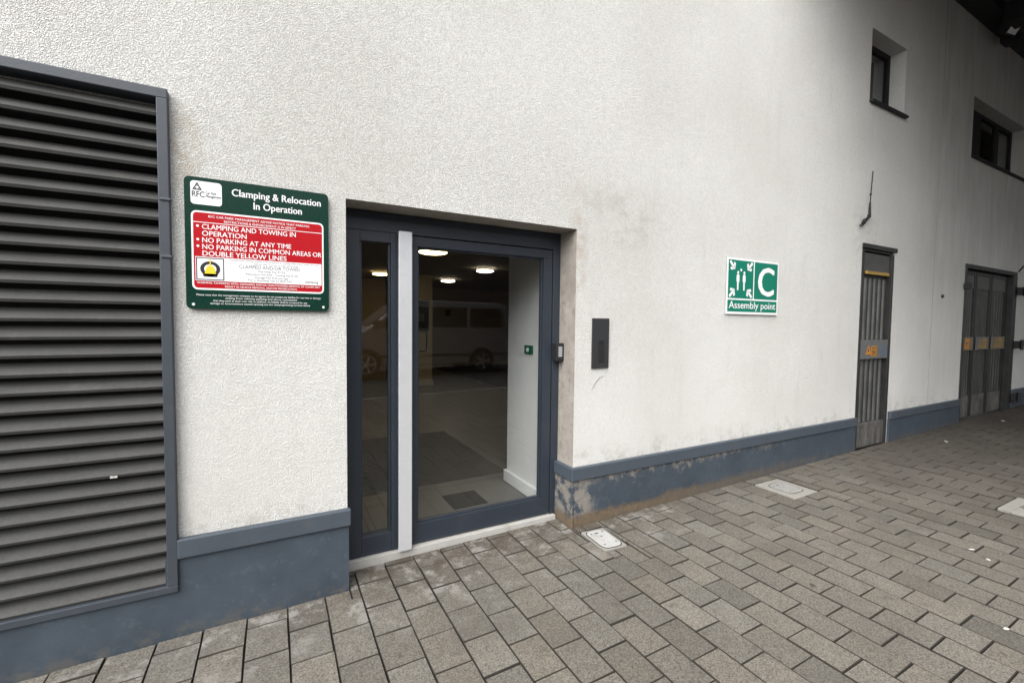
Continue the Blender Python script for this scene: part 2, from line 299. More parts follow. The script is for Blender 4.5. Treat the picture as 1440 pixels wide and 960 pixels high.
# ------------------------------------------------------------------ helpers
def link(o):
    col.objects.link(o); return o
def tag(o, label=None, cat=None, group=None, kind=None):
    for k, v in (('label', label), ('category', cat), ('group', group), ('kind', kind)):
        if v: o[k] = v
    return o
def thing(name, label, cat, loc, group=None):
    o = link(bpy.data.objects.new(name, None)); o.location = loc; o.empty_display_size = 0.1
    return tag(o, label, cat, group)
def root_of(o):
    while o.parent is not None: o = o.parent
    return o
class MB:
    def __init__(s): s.v = []; s.f = []; s.mi = []; s.sm = []
    def add(s, vs, fs, mi=0, smooth=False):
        k = len(s.v); s.v += [tuple(v) for v in vs]
        for f in fs: s.f.append([i + k for i in f]); s.mi.append(mi); s.sm.append(smooth)
    def box(s, x0, x1, y0, y1, z0, z1, mi=0):
        s.add([(x0, y0, z0), (x1, y0, z0), (x1, y1, z0), (x0, y1, z0), (x0, y0, z1), (x1, y0, z1), (x1, y1, z1), (x0, y1, z1)],
              [(3, 2, 1, 0), (4, 5, 6, 7), (0, 1, 5, 4), (1, 2, 6, 5), (2, 3, 7, 6), (3, 0, 4, 7)], mi); return s
    def poly(s, pts, y0, y1, mi=0):
        """outline in X,Z (anticlockwise seen from -Y) extruded from y0 (front) to y1"""
        n = len(pts)
        s.add([(x, y0, z) for x, z in pts] + [(x, y1, z) for x, z in pts],
              [list(range(n)), list(range(2 * n - 1, n - 1, -1))] + [(i, i + n, (i + 1) % n + n, (i + 1) % n) for i in range(n)], mi); return s
    def tube(s, pts, r, n=8, mi=0, caps=True):
        pts = [Vector(p) for p in pts]; rr = r if isinstance(r, (list, tuple)) else [r] * len(pts)
        k = len(s.v); vs = []; fs = []
        for i, p in enumerate(pts):
            d = (pts[min(i + 1, len(pts) - 1)] - pts[max(i - 1, 0)]).normalized()
            a = d.orthogonal().normalized() if i == 0 else (pa - d * pa.dot(d)).normalized()
            pa = a; bb = d.cross(a)
            for j in range(n):
                t = 2 * math.pi * j / n; vs.append(p + (a * math.cos(t) + bb * math.sin(t)) * rr[i])
        for i in range(len(pts) - 1):
            for j in range(n): fs.append((i * n + j, i * n + (j + 1) % n, (i + 1) * n + (j + 1) % n, (i + 1) * n + j))
        s.add(vs, fs, mi, True)
        if caps:
            s.add(vs[:n], [list(range(n - 1, -1, -1))], mi); s.add(vs[-n:], [list(range(n))], mi)
        return s
    def disc(s, c, r, h, n=40, mi=0, axis='z'):
        """solid disc from c along +axis by h"""
        def P(a, d, rad):
            u, w = math.cos(a) * rad, math.sin(a) * rad
            return {'z': (c[0] + u, c[1] + w, c[2] + d), 'y': (c[0] + u, c[1] + d, c[2] + w)}[axis]
        vs = [P(2 * math.pi * i / n, 0, r) for i in range(n)] + [P(2 * math.pi * i / n, h, r) for i in range(n)]
        fs = [list(range(n)), list(range(2 * n - 1, n - 1, -1))] + [(i, i + n, (i + 1) % n + n, (i + 1) % n) for i in range(n)]
        s.add(vs, fs, mi); return s
    def build(s, name, mats, parent=None, bevel=0.0, segs=2, label=None, kind=None):
        if not isinstance(mats, (list, tuple)): mats = [mats]
        off = Vector((0, 0, 0))
        if parent is not None: off = Vector(root_of(parent).location)
        me = bpy.data.meshes.new(name)
        me.from_pydata([tuple(Vector(v) - off) for v in s.v], [], s.f)
        for mt in mats: me.materials.append(mt)
        me.polygons.foreach_set("material_index", s.mi); me.polygons.foreach_set("use_smooth", s.sm)
        bm = bmesh.new(); bm.from_mesh(me); bmesh.ops.recalc_face_normals(bm, faces=bm.faces); bm.to_mesh(me); bm.free()
        o = link(bpy.data.objects.new(name, me))
        if parent is not None: o.parent = parent
        if bevel:
            md = o.modifiers.new("bevel", 'BEVEL'); md.width = bevel; md.segments = segs; md.limit_method = 'ANGLE'; md.angle_limit = R(40)
        tag(o, label, None, None, kind); return o
def rrect(x0, x1, z0, z1, r, n=6):
    pts = []
    for cx, cz, a0 in ((x1 - r, z0 + r, -90), (x1 - r, z1 - r, 0), (x0 + r, z1 - r, 90), (x0 + r, z0 + r, 180)):
        for i in range(n + 1):
            a = R(a0 + 90 * i / n); pts.append((cx + r * math.cos(a), cz + r * math.sin(a)))
    return pts
def sheet(mb, y, xs, zs, holes, back=None, mi=0, rmi=None, dirty_shaded=()):
    """wall at plane y (front) and back, with rectangular holes [(x0,x1,z0,z1)], reveals closed"""
    xs = sorted(set(xs + [h[0] for h in holes] + [h[1] for h in holes])); zs = sorted(set(zs + [h[2] for h in holes] + [h[3] for h in holes]))
    def solid(i, j):
        if i < 0 or j < 0 or i >= len(xs) - 1 or j >= len(zs) - 1: return None
        cx, cz = (xs[i] + xs[i + 1]) / 2, (zs[j] + zs[j + 1]) / 2
        return not any(h[0] < cx < h[1] and h[2] < cz < h[3] for h in holes)
    rmi = mi if rmi is None else rmi
    for i in range(len(xs) - 1):
        for j in range(len(zs) - 1):
            if not solid(i, j): continue
            a, b, c, d = xs[i], xs[i + 1], zs[j], zs[j + 1]
            mb.add([(a, y, c), (b, y, c), (b, y, d), (a, y, d)], [(0, 1, 2, 3)], mi)
            mb.add([(a, back, c), (b, back, c), (b, back, d), (a, back, d)], [(3, 2, 1, 0)], mi)
            for di, dj, e in ((-1, 0, ((a, c), (a, d))), (1, 0, ((b, d), (b, c))), (0, -1, ((b, c), (a, c))), (0, 1, ((a, d), (b, d)))):
                if not solid(i + di, j + dj):
                    hole = solid(i + di, j + dj) is False
                    (p, q), (r, s_) = e
                    mb.add([(p, y, q), (p, back, q), (r, back, s_), (r, y, s_)], [(3, 2, 1, 0)], rmi if hole and any(h[0] - .01 < (p + r) / 2 < h[1] + .01 and h[2] - .01 < (q + s_) / 2 < h[3] + .01 for h in dirty_shaded) else mi)
    return mb
_txt = {}
def text_mesh(body, bold=0.0):
    key = (body, bold)
    if key in _txt: return _txt[key]
    cu = bpy.data.curves.new("lettering", 'FONT'); cu.body = body; cu.size = 1.0; cu.offset = bold; cu.resolution_u = 3; cu.fill_mode = 'FRONT'
    o = bpy.data.objects.new("lettering_source", cu); col.objects.link(o)
    bpy.context.view_layer.update()
    me = o.evaluated_get(bpy.context.evaluated_depsgraph_get()).to_mesh()
    vs = [v.co.copy() for v in me.vertices]; fs = [list(p.vertices) for p in me.polygons]
    o.to_mesh_clear(); bpy.data.objects.remove(o); bpy.data.curves.remove(cu)
    _txt[key] = (vs, fs); return vs, fs
def text(mb, body, x, z, h, y, align='L', width=None, bold=0.0, mi=0):
    """capital height h, baseline z, on plane y facing -Y; width squeezes or stretches the line to that length"""
    vs, fs = text_mesh(body)
    x0 = min(v.x for v in vs); x1 = max(v.x for v in vs)
    s = h / 0.70; sx = s if width is None else width / (x1 - x0)
    w = (x1 - x0) * sx
    ox = x if align == 'L' else (x - w / 2 if align == 'C' else x - w)
    steps = [(0, 0)] if bold < 0.004 else [(0, 0), (bold, 0), (-bold, 0), (0, bold * .6), (0, -bold * .6)]   # heavier strokes
    for q, (bx, bz) in enumerate(steps):
        mb.add([(ox + (v.x - x0 + bx * 1.3) * sx, y - q * 0.00006, z + (v.y + bz) * s) for v in vs], fs, mi)
def gz(x): return 0.0151 * x

# ------------------------------------------------------------------ ground
mb = MB()
mb.add([(-400, -400, -6.06), (400, -400, 6.0), (400, 400, 6.0), (-400, 400, -6.06)], [(0, 1, 2, 3)])
mb.v = [(x, y, gz(x) - 0.030) for x, y, z in mb.v]
mb.build("ground", M['joint'], kind='structure')
mb = MB(); mb.add([(-60, -10.5, gz(-60) - 0.016), (60, -10.5, gz(60) - 0.016), (60, -2.96, gz(60) - 0.016), (-60, -2.96, gz(-60) - 0.016)], [(0, 1, 2, 3)])
mb.build("road", M['asphalt'], kind='structure')
mb = MB()
x = -12.0
while x < 30:
    mb.add([(a, b, gz(a) + c) for c in (-0.2, 0.012) for a, b in ((x, -2.95), (x + 0.907, -2.95), (x + 0.907, -2.80), (x, -2.80))],
           [(3, 2, 1, 0), (4, 5, 6, 7), (0, 1, 5, 4), (1, 2, 6, 5), (2, 3, 7, 6), (3, 0, 4, 7)]); x += 0.915
mb.build("kerb", M['kerb'], kind='structure', bevel=0.008)

# block paving: every block modelled, columns run square to the wall with staggered ends
KEEP = [(1.825, 2.015, 2.12, 2.40), (3.70, 4.06, 2.03, 2.38), (4.84, 5.32, 0.86, 1.19)]   # covers let into the paving
verts, faces, tint = [], [], []
lines = [0.22]
while lines[-1] < 24: lines.append(lines[-1] + (0.1725 if lines[-1] < 0.9 else 0.1630))
while lines[0] > -3.2: lines.insert(0, lines[0] - 0.1765)
k0 = lines.index(0.22)
def block(x0, x1, y0, y1, shade):
    g = 0.0018 + random.random() * 0.0014; x0 += g + 0.0006; x1 -= g + 0.0006; y0 += g + 0.0008; y1 -= g + 0.0008
    if x1 - x0 < 0.008 or y1 - y0 < 0.008: return
    dz = random.uniform(-0.0028, 0.0026); tx, ty = random.uniform(-.008, .008), random.uniform(-.008, .008); rz = random.uniform(-.006, .006)
    cx, cy = (x0 + x1) / 2, (y0 + y1) / 2
    def P(x, y, z):
        dx, dy = x - cx, y - cy
        return (cx + dx - dy * rz, cy + dy + dx * rz, gz(x) + z + dz + dx * tx + dy * ty)
    k = len(verts); e = 0.0017; c = 0.0022
    J = lambda: random.uniform(-0.0014, 0.0014)
    loop = [(x0 + J(), y0 + J()), (x1 + J(), y0 + J()), (x1 + J(), y1 + J()), (x0 + J(), y1 + J())]; inn = [(loop[i][0] + a * e, loop[i][1] + b * e) for i, (a, b) in enumerate(((1, 1), (-1, 1), (-1, -1), (1, -1)))]
    for (x, y) in loop: verts.append(P(x, y, -0.06))
    for (x, y) in loop: verts.append(P(x, y, -c))
    for (x, y) in inn: verts.append(P(x, y, 0))
    faces.append((k + 8, k + 9, k + 10, k + 11))
    for i in range(4):
        j = (i + 1) % 4
        faces.append((k + i, k + j, k + 4 + j, k + 4 + i)); faces.append((k + 4 + i, k + 4 + j, k + 8 + j, k + 8 + i))
    for _ in range(9): tint.append(shade)
def place(x0, x1, y0, y1):
    for a, b, c, d in KEEP:
        if x0 < b and x1 > a and y0 < d and y1 > c:
            if a - x0 > 0.012: place(x0, a, y0, y1); place(a, x1, y0, y1); return
            if x1 - b > 0.012: place(x0, b, y0, y1); place(b, x1, y0, y1); return
            if c - y0 > 0.015: place(x0, x1, y0, c)
            if y1 - d > 0.015: place(x0, x1, d, y1)
            return
    v = random.gauss(1.0, 0.09); w = random.gauss(0, 0.008)
    block(x0, x1, y0, y1, (v * (1 + w), v, v * (1 - w)))
for i in range(len(lines) - 1):
    ph = (2.155 if (i - k0) % 2 == 0 else 2.0415)
    edges = [lines[i]] + [e for e in (0.345, 1.808) if lines[i] < e < lines[i + 1]] + [lines[i + 1]]
    n0 = math.floor((-2.80 - ph) / 0.2265)
    for n in range(n0, n0 + 40):
        y0 = ph + n * 0.2265; y1 = y0 + 0.2265
        if y1 <= 2.475 and len(edges) > 2: spans = [(lines[i], lines[i + 1])]
        else: spans = list(zip(edges[:-1], edges[1:]))
        for x0, x1 in spans:
            top = 2.66 if 0.34 <= (x0 + x1) / 2 <= 1.81 and (len(spans) > 1 or len(edges) == 2) else 2.475
            a, b = max(y0, -2.80), min(y1, top)
            if b - a > 0.02: place(x0, x1, a, b)
me = bpy.data.meshes.new("pavement"); me.from_pydata(verts, [], faces)
at = me.attributes.new("tint", 'FLOAT_COLOR', 'FACE')
at.data.foreach_set("color", [c for t in tint for c in (*t, 1.0)])
me.materials.append(M['paver']); me.materials.append(M['joint'])
me.polygons.foreach_set("material_index", [0 if i % 9 == 0 else 1 for i in range(len(faces))])
tag(link(bpy.data.objects.new("pavement", me)), kind='structure')

# ------------------------------------------------------------------ the building
WY = 2.5
bld = thing("building", "white roughcast building front with a blue grey plinth, louvre, glazed entrance and steel doors", "building", (2.0, 2.5, 0))
DOOR = (0.338, 1.834, -0.4, 2.102); LOUV = (-2.62, -0.437, 0.238, 2.424)
SEC = (5.655, 6.385, -0.4, 2.362); GATE = (8.468, 10.50, -0.4, 2.338)
W1 = (5.664, 6.456, 3.884, 4.640); W2 = (8.447, 10.565, 3.805, 4.604)
holes = [DOOR, LOUV, SEC, GATE, W1, W2]
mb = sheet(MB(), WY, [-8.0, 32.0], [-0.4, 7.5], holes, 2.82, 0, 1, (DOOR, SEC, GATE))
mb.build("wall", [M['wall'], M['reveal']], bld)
PL = 2.478
mb = sheet(MB(), PL, [-8.0, 32.0], [-0.4, 0.362], [(0.342, 1.834, -0.4, 0.362), (SEC[0] - .02, SEC[1] + .02, -0.4, 0.362), (GATE[0] - .015, GATE[1] + .01, -0.4, 0.362), (-2.60, -0.45, 0.236, 0.362)], WY - 0.0015)
mb.box(1.812, 1.832, PL, 2.69, -0.3, 0.362)
mb.build("plinth", M['plinth'], bld, bevel=0.004)
mb = MB(); cz0, cz1 = 0.362, 0.452
for a, b in ((-0.404, 0.352), (1.800, SEC[0] - 0.02), (SEC[1] + 0.02, GATE[0] - 0.015), (GATE[1] + 0.01, 32.0), (-8.0, -2.64)):
    mb.poly([(a, cz0), (b, cz0), (b, cz1), (a, cz1)], 2.462, WY - 0.0015)
mb.box(1.800, 1.8325, 2.5, 2.69, cz0, cz1)
mb.build("plinth_cap", M['cap'], bld, bevel=0.006)
mb = MB(); mb.box(7.464, 7.471, 2.498, WY + 0.01, 0.46, 5.58)
mb.build("movement_joint", M['mjoint'], bld)
mb = MB(); pts = []
for i in range(9):
    a = i / 8; pts.append((1.985 + 0.115 * a, 2.4985, 0.985 + 0.095 * a + 0.025 * math.sin(a * 3.1)))
mb.tube(pts, [0.0006 + 0.0016 * math.sin(math.pi * min(1, 0.1 + i / 9)) for i in range(9)], 6)
mb.build("scuff_mark", M['inkgrey'], bld)

# ventilation louvre (part of the building)
mb = MB(); fx0, fx1, fz0, fz1 = -2.66, -0.402, 0.212, 2.462; fy0, fy1 = 2.464, 2.56
mb.box(fx0, fx1, fy0, fy1, fz1 - 0.042, fz1); mb.box(fx0, fx1, fy0, fy1, fz0, fz0 + 0.032)
mb.box(fx1 - 0.040, fx1, fy0, fy1, fz0 + 0.032, fz1 - 0.042); mb.box(fx0, fx0 + 0.04, fy0, fy1, fz0 + 0.032, fz1 - 0.042)
for zc in (1.985, 1.735): mb.box(fx1 - 0.034, fx1 + 0.006, fy0 - 0.006, fy0 + 0.02, zc - 0.006, zc + 0.006)
louv = mb.build("louvre", M['louvre_frame'], bld, bevel=0.003, label="grey ventilation louvre with sloping dusty blades")
mb = MB(); n = 29; z0, z1 = fz0 + 0.032, fz1 - 0.042; pitch = (z1 - z0) / n
for i in range(n):
    zb = z0 + i * pitch + 0.001; t_ = 0.0022; j = random.uniform(-0.0015, 0.0015)
    prof = [(2.4835, zb + j), (2.478, zb + 0.012 + j), (2.482, zb + 0.0145 + j), (2.528, zb + 0.0555), (2.528, zb + 0.0555 - 2 * t_), (2.486, zb + 0.0125 + j - t_), (2.4815, zb + 0.010 + j), (2.486, zb + j)]
    xa, xb = fx0 + 0.039, fx1 - 0.039; k = len(prof)
    mb.add([(xa, y, z) for y, z in prof] + [(xb, y, z) for y, z in prof],
           [list(range(k)), list(range(2 * k - 1, k - 1, -1))] + [(a, (a + 1) % k, (a + 1) % k + k, a + k) for a in range(k)])
mb.build("louvre_blades", M['blade'], louv)
mb = MB(); mb.box(fx0 + 0.02, fx1 - 0.02, 2.60, 2.64, fz0 - 0.05, fz1 + 0.05); mb.build("louvre_inner_dark", M['black'], louv)  # black sheet standing in for the unlit space behind the blades
# bird droppings on one blade
mb = MB()
zb = z0 + 7 * pitch + 0.006
for (xx, w, hh) in ((-0.62, 0.026, 0.006),):
    mb.poly([(xx - w / 2 + w / 2 * (1 + math.cos(a)), zb + hh * math.sin(a) + hh * 0.4 * math.sin(3 * a)) for a in [2 * math.pi * q / 12 for q in range(12)]], 2.4768, 2.4782)
mb.build("paint_splash", M['paper'], louv)

# entrance door: frame, leaf, two panes, full-height pull handle, threshold
FY0, FY1 = 2.690, 2.760
mb = MB(); zT, zB = 2.100, 0.056
mb.box(0.340, 1.832, FY0, FY1, 1.985, zT)                       # head
mb.box(0.340, 0.440, FY0, FY1, zB, 1.985)                       # left jamb
mb.box(1.772, 1.832, FY0, FY1, zB, 1.985)                       # right jamb
mb.box(0.618, 0.668, FY0, FY1, zB, 1.985)                       # mullion
mb.box(0.440, 0.618, FY0 + 0.002, FY1, zB, 0.172)               # sidelight bottom rail
mb.box(0.440, 0.618, FY0 + 0.002, FY1, 1.924, 1.985)            # sidelight top rail
for a, b, c, d in ((0.440, 0.452, 0.172, 1.924), (0.606, 0.618, 0.172, 1.924)): mb.box(a, b, FY0 + 0.018, FY1 - 0.01, c, d)
door = mb.build("entrance_door", M['frame'], bld, bevel=0.0025, label="anthracite framed glazed entrance door with a narrow side pane")
mb = MB(); LY0, LY1 = 2.694, 2.752
mb.box(0.674, 1.766, LY0, LY1, 1.918, 1.979); mb.box(0.674, 1.766, LY0, LY1, 0.064, 0.188)
mb.box(0.674, 0.782, LY0, LY1, 0.188, 1.918); mb.box(1.694, 1.766, LY0, LY1, 0.188, 1.918)
mb.box(0.782, 0.792, LY0 + 0.016, LY1 - 0.012, 0.188, 1.918); mb.box(1.684, 1.694, LY0 + 0.016, LY1 - 0.012, 0.188, 1.918)
mb.box(0.792, 1.684, LY0 + 0.016, LY1 - 0.012, 1.908, 1.918); mb.box(0.792, 1.684, LY0 + 0.016, LY1 - 0.012, 0.188, 0.198)
mb.build("door_leaf", M['frame'], door, bevel=0.0025)
for a, b, c, d in ((0.445, 0.613, 0.168, 1.928), (0.787, 1.689, 0.192, 1.914)):
    mb = MB(); mb.box(a, b, 2.722, 2.730, c, d); mb.build("glass_pane", M['glass'], door)
mb = MB(); mb.box(0.651, 0.732, 2.636, 2.664, 0.060, 1.992)
for zz in (0.35, 1.05, 1.75): mb.box(0.675, 0.705, 2.6635, 2.692, zz - 0.02, zz + 0.02)
mb.build("pull_handle", M['alu'], door, bevel=0.006, segs=3)
mb = MB(); mb.box(0.345, 1.806, 2.664, 2.76, -0.05, 0.0535)
mb.build("threshold", M['threshold'], door, bevel=0.003)

# lobby seen through the glass
FL = 0.0345
mb = MB(); mb.box(-1.0, 9.0, 2.83, 14.0, -0.12, FL); mb.box(0.345, 1.83, 2.762, 2.83, -0.12, FL); mb.build("lobby_floor", M['tiles'], bld)
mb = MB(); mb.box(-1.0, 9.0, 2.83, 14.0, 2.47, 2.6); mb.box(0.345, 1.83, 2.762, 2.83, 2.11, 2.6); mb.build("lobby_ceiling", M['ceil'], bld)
mb = MB()
mb.box(-1.2, -1.0, 2.83, 14.0, -0.1, 2.55); mb.box(9.0, 9.2, 2.83, 14.0, -0.1, 2.55); mb.box(-1.0, 9.0, 13.2, 13.4, -0.1, 2.55)
mb.box(-1.0, 2.395, 11.0, 11.2, -0.1, 2.55)
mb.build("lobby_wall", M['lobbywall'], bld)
mb = MB(); mb.box(2.40, 3.10, 9.55, 9.95, FL, 2.469); mb.build("lobby_pier", M["lobbypier"], bld, bevel=0.004)
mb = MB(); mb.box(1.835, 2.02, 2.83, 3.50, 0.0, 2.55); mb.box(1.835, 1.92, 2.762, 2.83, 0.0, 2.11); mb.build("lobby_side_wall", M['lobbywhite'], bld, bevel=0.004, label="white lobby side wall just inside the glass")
mb = MB(); mb.box(1.813, 1.8348, 2.765, 3.522, FL, 0.135); mb.box(1.835, 2.04, 3.5005, 3.522, FL, 0.135); mb.build("skirting", M['white'], bld, bevel=0.004)
mb = MB(); mb.box(2.38, 3.12, 9.53, 9.5498, FL, 0.15); mb.build("skirting", M['lobbywhite'], bld)
mb = MB(); mb.box(1.19, 1.475, 3.12, 3.41, FL, FL + 0.003); mb.build("floor_inlay", M['mat'], bld)
mb = MB(); mb.box(0.40, 1.93, 3.70, 5.45, FL, FL + 0.004)
for i in range(44): mb.box(0.42, 1.91, 3.72 + i * 0.039, 3.742 + i * 0.039, FL + 0.0045, FL + 0.010)
tag(mb.build("entrance_mat", M['brushmat']), "brown ribbed brush mat on the lobby floor behind the glass door", "mat")

# windows high on the wall
def window(hole, bars, label):
    x0, x1, z0, z1 = hole; y0, y1 = 2.652, 2.70; w = 0.055
    mb = MB(); mb.box(x0, x1, y0, y1, z1 - w, z1); mb.box(x0, x1, y0, y1, z0, z0 + w)
    mb.box(x0, x0 + w, y0, y1, z0 + w, z1 - w); mb.box(x1 - w, x1, y0, y1, z0 + w, z1 - w)
    for b, bw in bars: mb.box(b - bw, b + bw, y0 - 0.004, y1, z0 + w, z1 - w)
    fr = mb.build("window", M['wframe'], bld, bevel=0.003, label=label)
    mb = MB(); mb.box(x0 + 0.04, x1 - 0.04, 2.672, 2.680, z0 + 0.04, z1 - 0.04); mb.build("pane", M['dglass'], fr)
    mb = MB(); mb.box(x0 - 0.004, x1 + 0.03, 2.462, 2.65, z0 - 0.022, z0 + 0.004); mb.build("sill", M['black'], fr, bevel=0.003)
    mb = MB(); mb.box(x0 - 0.1, x1 + 0.1, 3.5, 3.55, z0 - 0.3, z1 + 0.3); mb.box(x0 - 0.1, x1 + 0.1, 2.83, 3.5, z1 + 0.02, z1 + 0.06); mb.box(x0 - 0.1, x1 + 0.1, 2.83, 3.5, z0 - 0.06, z0 - 0.02)
    mb.box(x0 - 0.16, x0 - 0.11, 2.83, 3.55, z0 - .1, z1 + .1); mb.box(x1 + 0.11, x1 + 0.16, 2.83, 3.55, z0 - .1, z1 + .1)
    mb.build("dark_room", M['wframe'], fr)  # near-black lining puts the unlit room into the colour
    return fr
window(W1, [], "small dark window set deep in the wall, with a black sill")
w2 = window(W2, [(9.10, 0.16), (9.92, 0.06)], "wide black framed window close under the dark soffit")

# security door (single) and three-leaf steel gate
def warn_sticker(mb_o, mb_k, cx, cz, s, y):
    mb_o.poly([(cx - s, cz - s * 0.8), (cx + s, cz - s * 0.8), (cx, cz + s)], y, y + 0.001)
    mb_k.poly([(cx - s * .05, cz + s * .45), (cx - s * .28, cz - s * .15), (cx, cz - s * .1), (cx - s * .05, cz - s * .6), (cx + s * .28, cz + s * .02), (cx + s * .02, cz + s * .02)], y - 0.0008, y)
def ribs(mb, x0, x1, z0, z1, n, y, d, w):
    for i in range(n):
        c = x0 + (i + 0.5) * (x1 - x0) / n
        mb.add([(c - w / 2, y, z0), (c - w * .3, y - d, z0), (c + w * .3, y - d, z0), (c + w / 2, y, z0), (c - w / 2, y, z1), (c - w * .3, y - d, z1), (c + w * .3, y - d, z1), (c + w / 2, y, z1)],
               [(0, 1, 5, 4), (1, 2, 6, 5), (2, 3, 7, 6), (3, 2, 1, 0), (4, 5, 6, 7), (0, 4, 7, 3)])
mb = MB(); x0, x1 = SEC[0], SEC[1]; b0, b1 = 0.085, 2.36
mb.box(x0, x0 + 0.05, 2.495, 2.60, b0, b1 - 0.07); mb.box(x1 - 0.05, x1, 2.495, 2.60, b0, b1 - 0.07); mb.box(x0 - 0.004, x1 + 0.05, 2.486, 2.60, b1 - 0.045, b1 + 0.004); mb.box(x0, x1, 2.515, 2.60, b1 - 0.07, b1 - 0.0455)
mb.box(x0 + 0.05, x1 - 0.05, 2.55, 2.60, b0, b1 - 0.0705)
sec = mb.build("security_door", M['security_dark'], bld, bevel=0.003, label="narrow ribbed steel security door with an orange warning label")
mb = MB(); ribs(mb, x0 + 0.05, x1 - 0.05, 0.36, 2.00, 6, 2.55, 0.014, 0.050)
mb.build("door_ribs", M['security'], sec)
mb = MB(); mb.box(x0 + 0.055, x1 - 0.055, 2.520, 2.5495, 2.04, 2.27)
mb.build("head_panel", M['security'], sec, bevel=0.002)
mb = MB(); mb.box(x0 + 0.052, x1 - 0.052, 2.506, 2.5495, b0 + 0.005, 0.355)
mb.build("kick_plate", M['kick'], sec, bevel=0.003)
mb = MB(); mb.box(x0 + 0.06, x1 - 0.055, 2.499, 2.507, 1.09, 1.305); mb.build("lock_plate", M['plate'], sec, bevel=0.002)
mb = MB(); mb.box(x0 + 0.12, x1 - 0.10, 2.496, 2.516, 2.036, 2.070); mb.build("warning_strip", M['ochre'], sec, bevel=0.002)
mo, mk, mp_ = MB(), MB(), MB(); yy = 2.4975
warn_sticker(mo, mk, 5.885, 1.19, 0.062, yy); mo.box(5.945, 6.075, yy, yy + 0.001, 1.12, 1.235)
text(mk, "DANGER", 6.01, 1.205, 0.018, yy - 0.001, 'C', 0.10, 0.01)
for q in range(4): mk.box(5.96, 6.06, yy - 0.0008, yy, 1.135 + q * 0.015, 1.141 + q * 0.015)
mp_.box(6.16, 6.285, yy, yy + 0.001, 1.115, 1.245)
mo.build("warning_label", M['orange'], sec); mk.build("warning_print", M['ink'], sec); mp_.build("blue_label", M['paleblue'], sec)

mb = MB(); x0, x1 = GATE[0], GATE[1]; b0, b1 = 0.135, 2.336
mb.box(x0, x0 + 0.055, 2.49, 2.60, b0, b1 - 0.055); mb.box(x1 - 0.16, x1, 2.48, 2.60, b0, b1 - 0.055); mb.box(x0 - 0.004, x1 + 0.004, 2.484, 2.60, b1 - 0.055, b1 + 0.004)
mb.box(x0 + 0.055, x1 - 0.16, 2.57, 2.60, b0, b1 - 0.055)
gate = mb.build("security_gate", M['security_dark'], bld, bevel=0.003, label="wide three leaf steel gate with vertical bars")
cuts = [x0 + 0.06, 9.055, 9.665, x1 - 0.165]
for k in range(3):
    a, b = cuts[k] + 0.012, cuts[k + 1] - 0.012
    mb = MB(); mb.box(a, a + 0.045, 2.548, 2.569, b0 + 0.01, 2.255); mb.box(b - 0.045, b, 2.548, 2.569, b0 + 0.01, 2.255)
    mb.box(a + 0.045, b - 0.045, 2.546, 2.569, 2.215, 2.255)
    lf = mb.build("gate_leaf", M['security_dark'], gate)
    mb = MB(); ribs(mb, a + 0.045, b - 0.045, 0.46, 2.02, 5 if k != 1 else 9, 2.569, 0.008 if k != 1 else 0.004, 0.044 if k != 1 else 0.024); mb.build("gate_bars", M['security'], gate)
    mb = MB(); mb.box(a + 0.045, b - 0.045, 2.556, 2.5688, 2.02, 2.212); mb.build("head_panel", M['security'], gate)
    mb = MB(); mb.box(a + 0.045, b - 0.045, 2.552, 2.5688, b0 + 0.015, 0.455); mb.build("kick_plate", M['kick'], gate)
    mb = MB(); mb.box(a + 0.05, b - 0.05, 2.530, 2.540, 1.125, 1.315); mb.build("label_plate", M['plate'] if k == 1 else M['tan'], gate)
    mo, mk = MB(), MB(); cx = (a + b) / 2 - (0.08 if k == 0 else 0)
    warn_sticker(mo, mk, cx - 0.09, 1.215, 0.075, 2.5285); mo.box(cx + 0.0, cx + 0.15, 2.5285, 2.5298, 1.145, 1.295)
    mk.box(cx + 0.015, cx + 0.105, 2.5275, 2.5285, 1.19, 1.198); mk.box(cx + 0.015, cx + 0.105, 2.5275, 2.5285, 1.225, 1.24)
    mo.build("warning_label", M['orange'] if k == 0 else M['ochre'], gate); mk.build("warning_print", M['ink'], gate)
mb = MB()
for zz in (2.04, 1.185, 0.34):
    mb.box(x1 - 0.03, x1 + 0.14, 2.42, 2.4745, zz - 0.06, zz + 0.06); mb.tube([(x1 + 0.04, 2.40, zz - 0.08), (x1 + 0.04, 2.40, zz + 0.08)], 0.022, 10)
mb.box(x0 - 0.06, x0 + 0.05, 2.44, 2.4895, 1.99, 2.07)
mb.build("hinge", M['beam'], gate, bevel=0.003)

# ------------------------------------------------------------------ overhead deck (canopy) on the right, building opposite
can = thing("canopy", "dark deck bridging overhead at top right, with brown boards and a black edge beam", "canopy", (9.0, -2.0, 5.6))
CX0 = 3.9
mb = MB(); mb.box(CX0, 34.0, -6.8, 2.4985, 5.72, 6.3); mb.box(CX0, 34.0, -6.8, -6.6, 4.95, 5.7195); mb.box(CX0, CX0 + 0.2, -6.5995, 2.4985, 5.45, 5.7195); mb.build("deck", M['soffit'], can)  # unseen outer and left fascias added to shade the upper wall
mb = MB(); y = 2.26
while y > -6.3:
    mb.box(CX0 + 0.21, 33.9, y - 0.235, y, 5.695, 5.7195); y -= 0.25
mb.build("soffit_boards", M['soffit'], can, bevel=0.004)
mb = MB(); mb.box(CX0 + 0.21, 33.9, 2.275, 2.4975, 5.59, 5.7195)
for xb in (8.6, 12.2, 16.0, 20.0, 24.0): mb.box(xb - 0.14, xb + 0.14, -6.59, 2.2745, 5.42, 5.6945)
mb.build("beam", M['beam'], can, bevel=0.006)

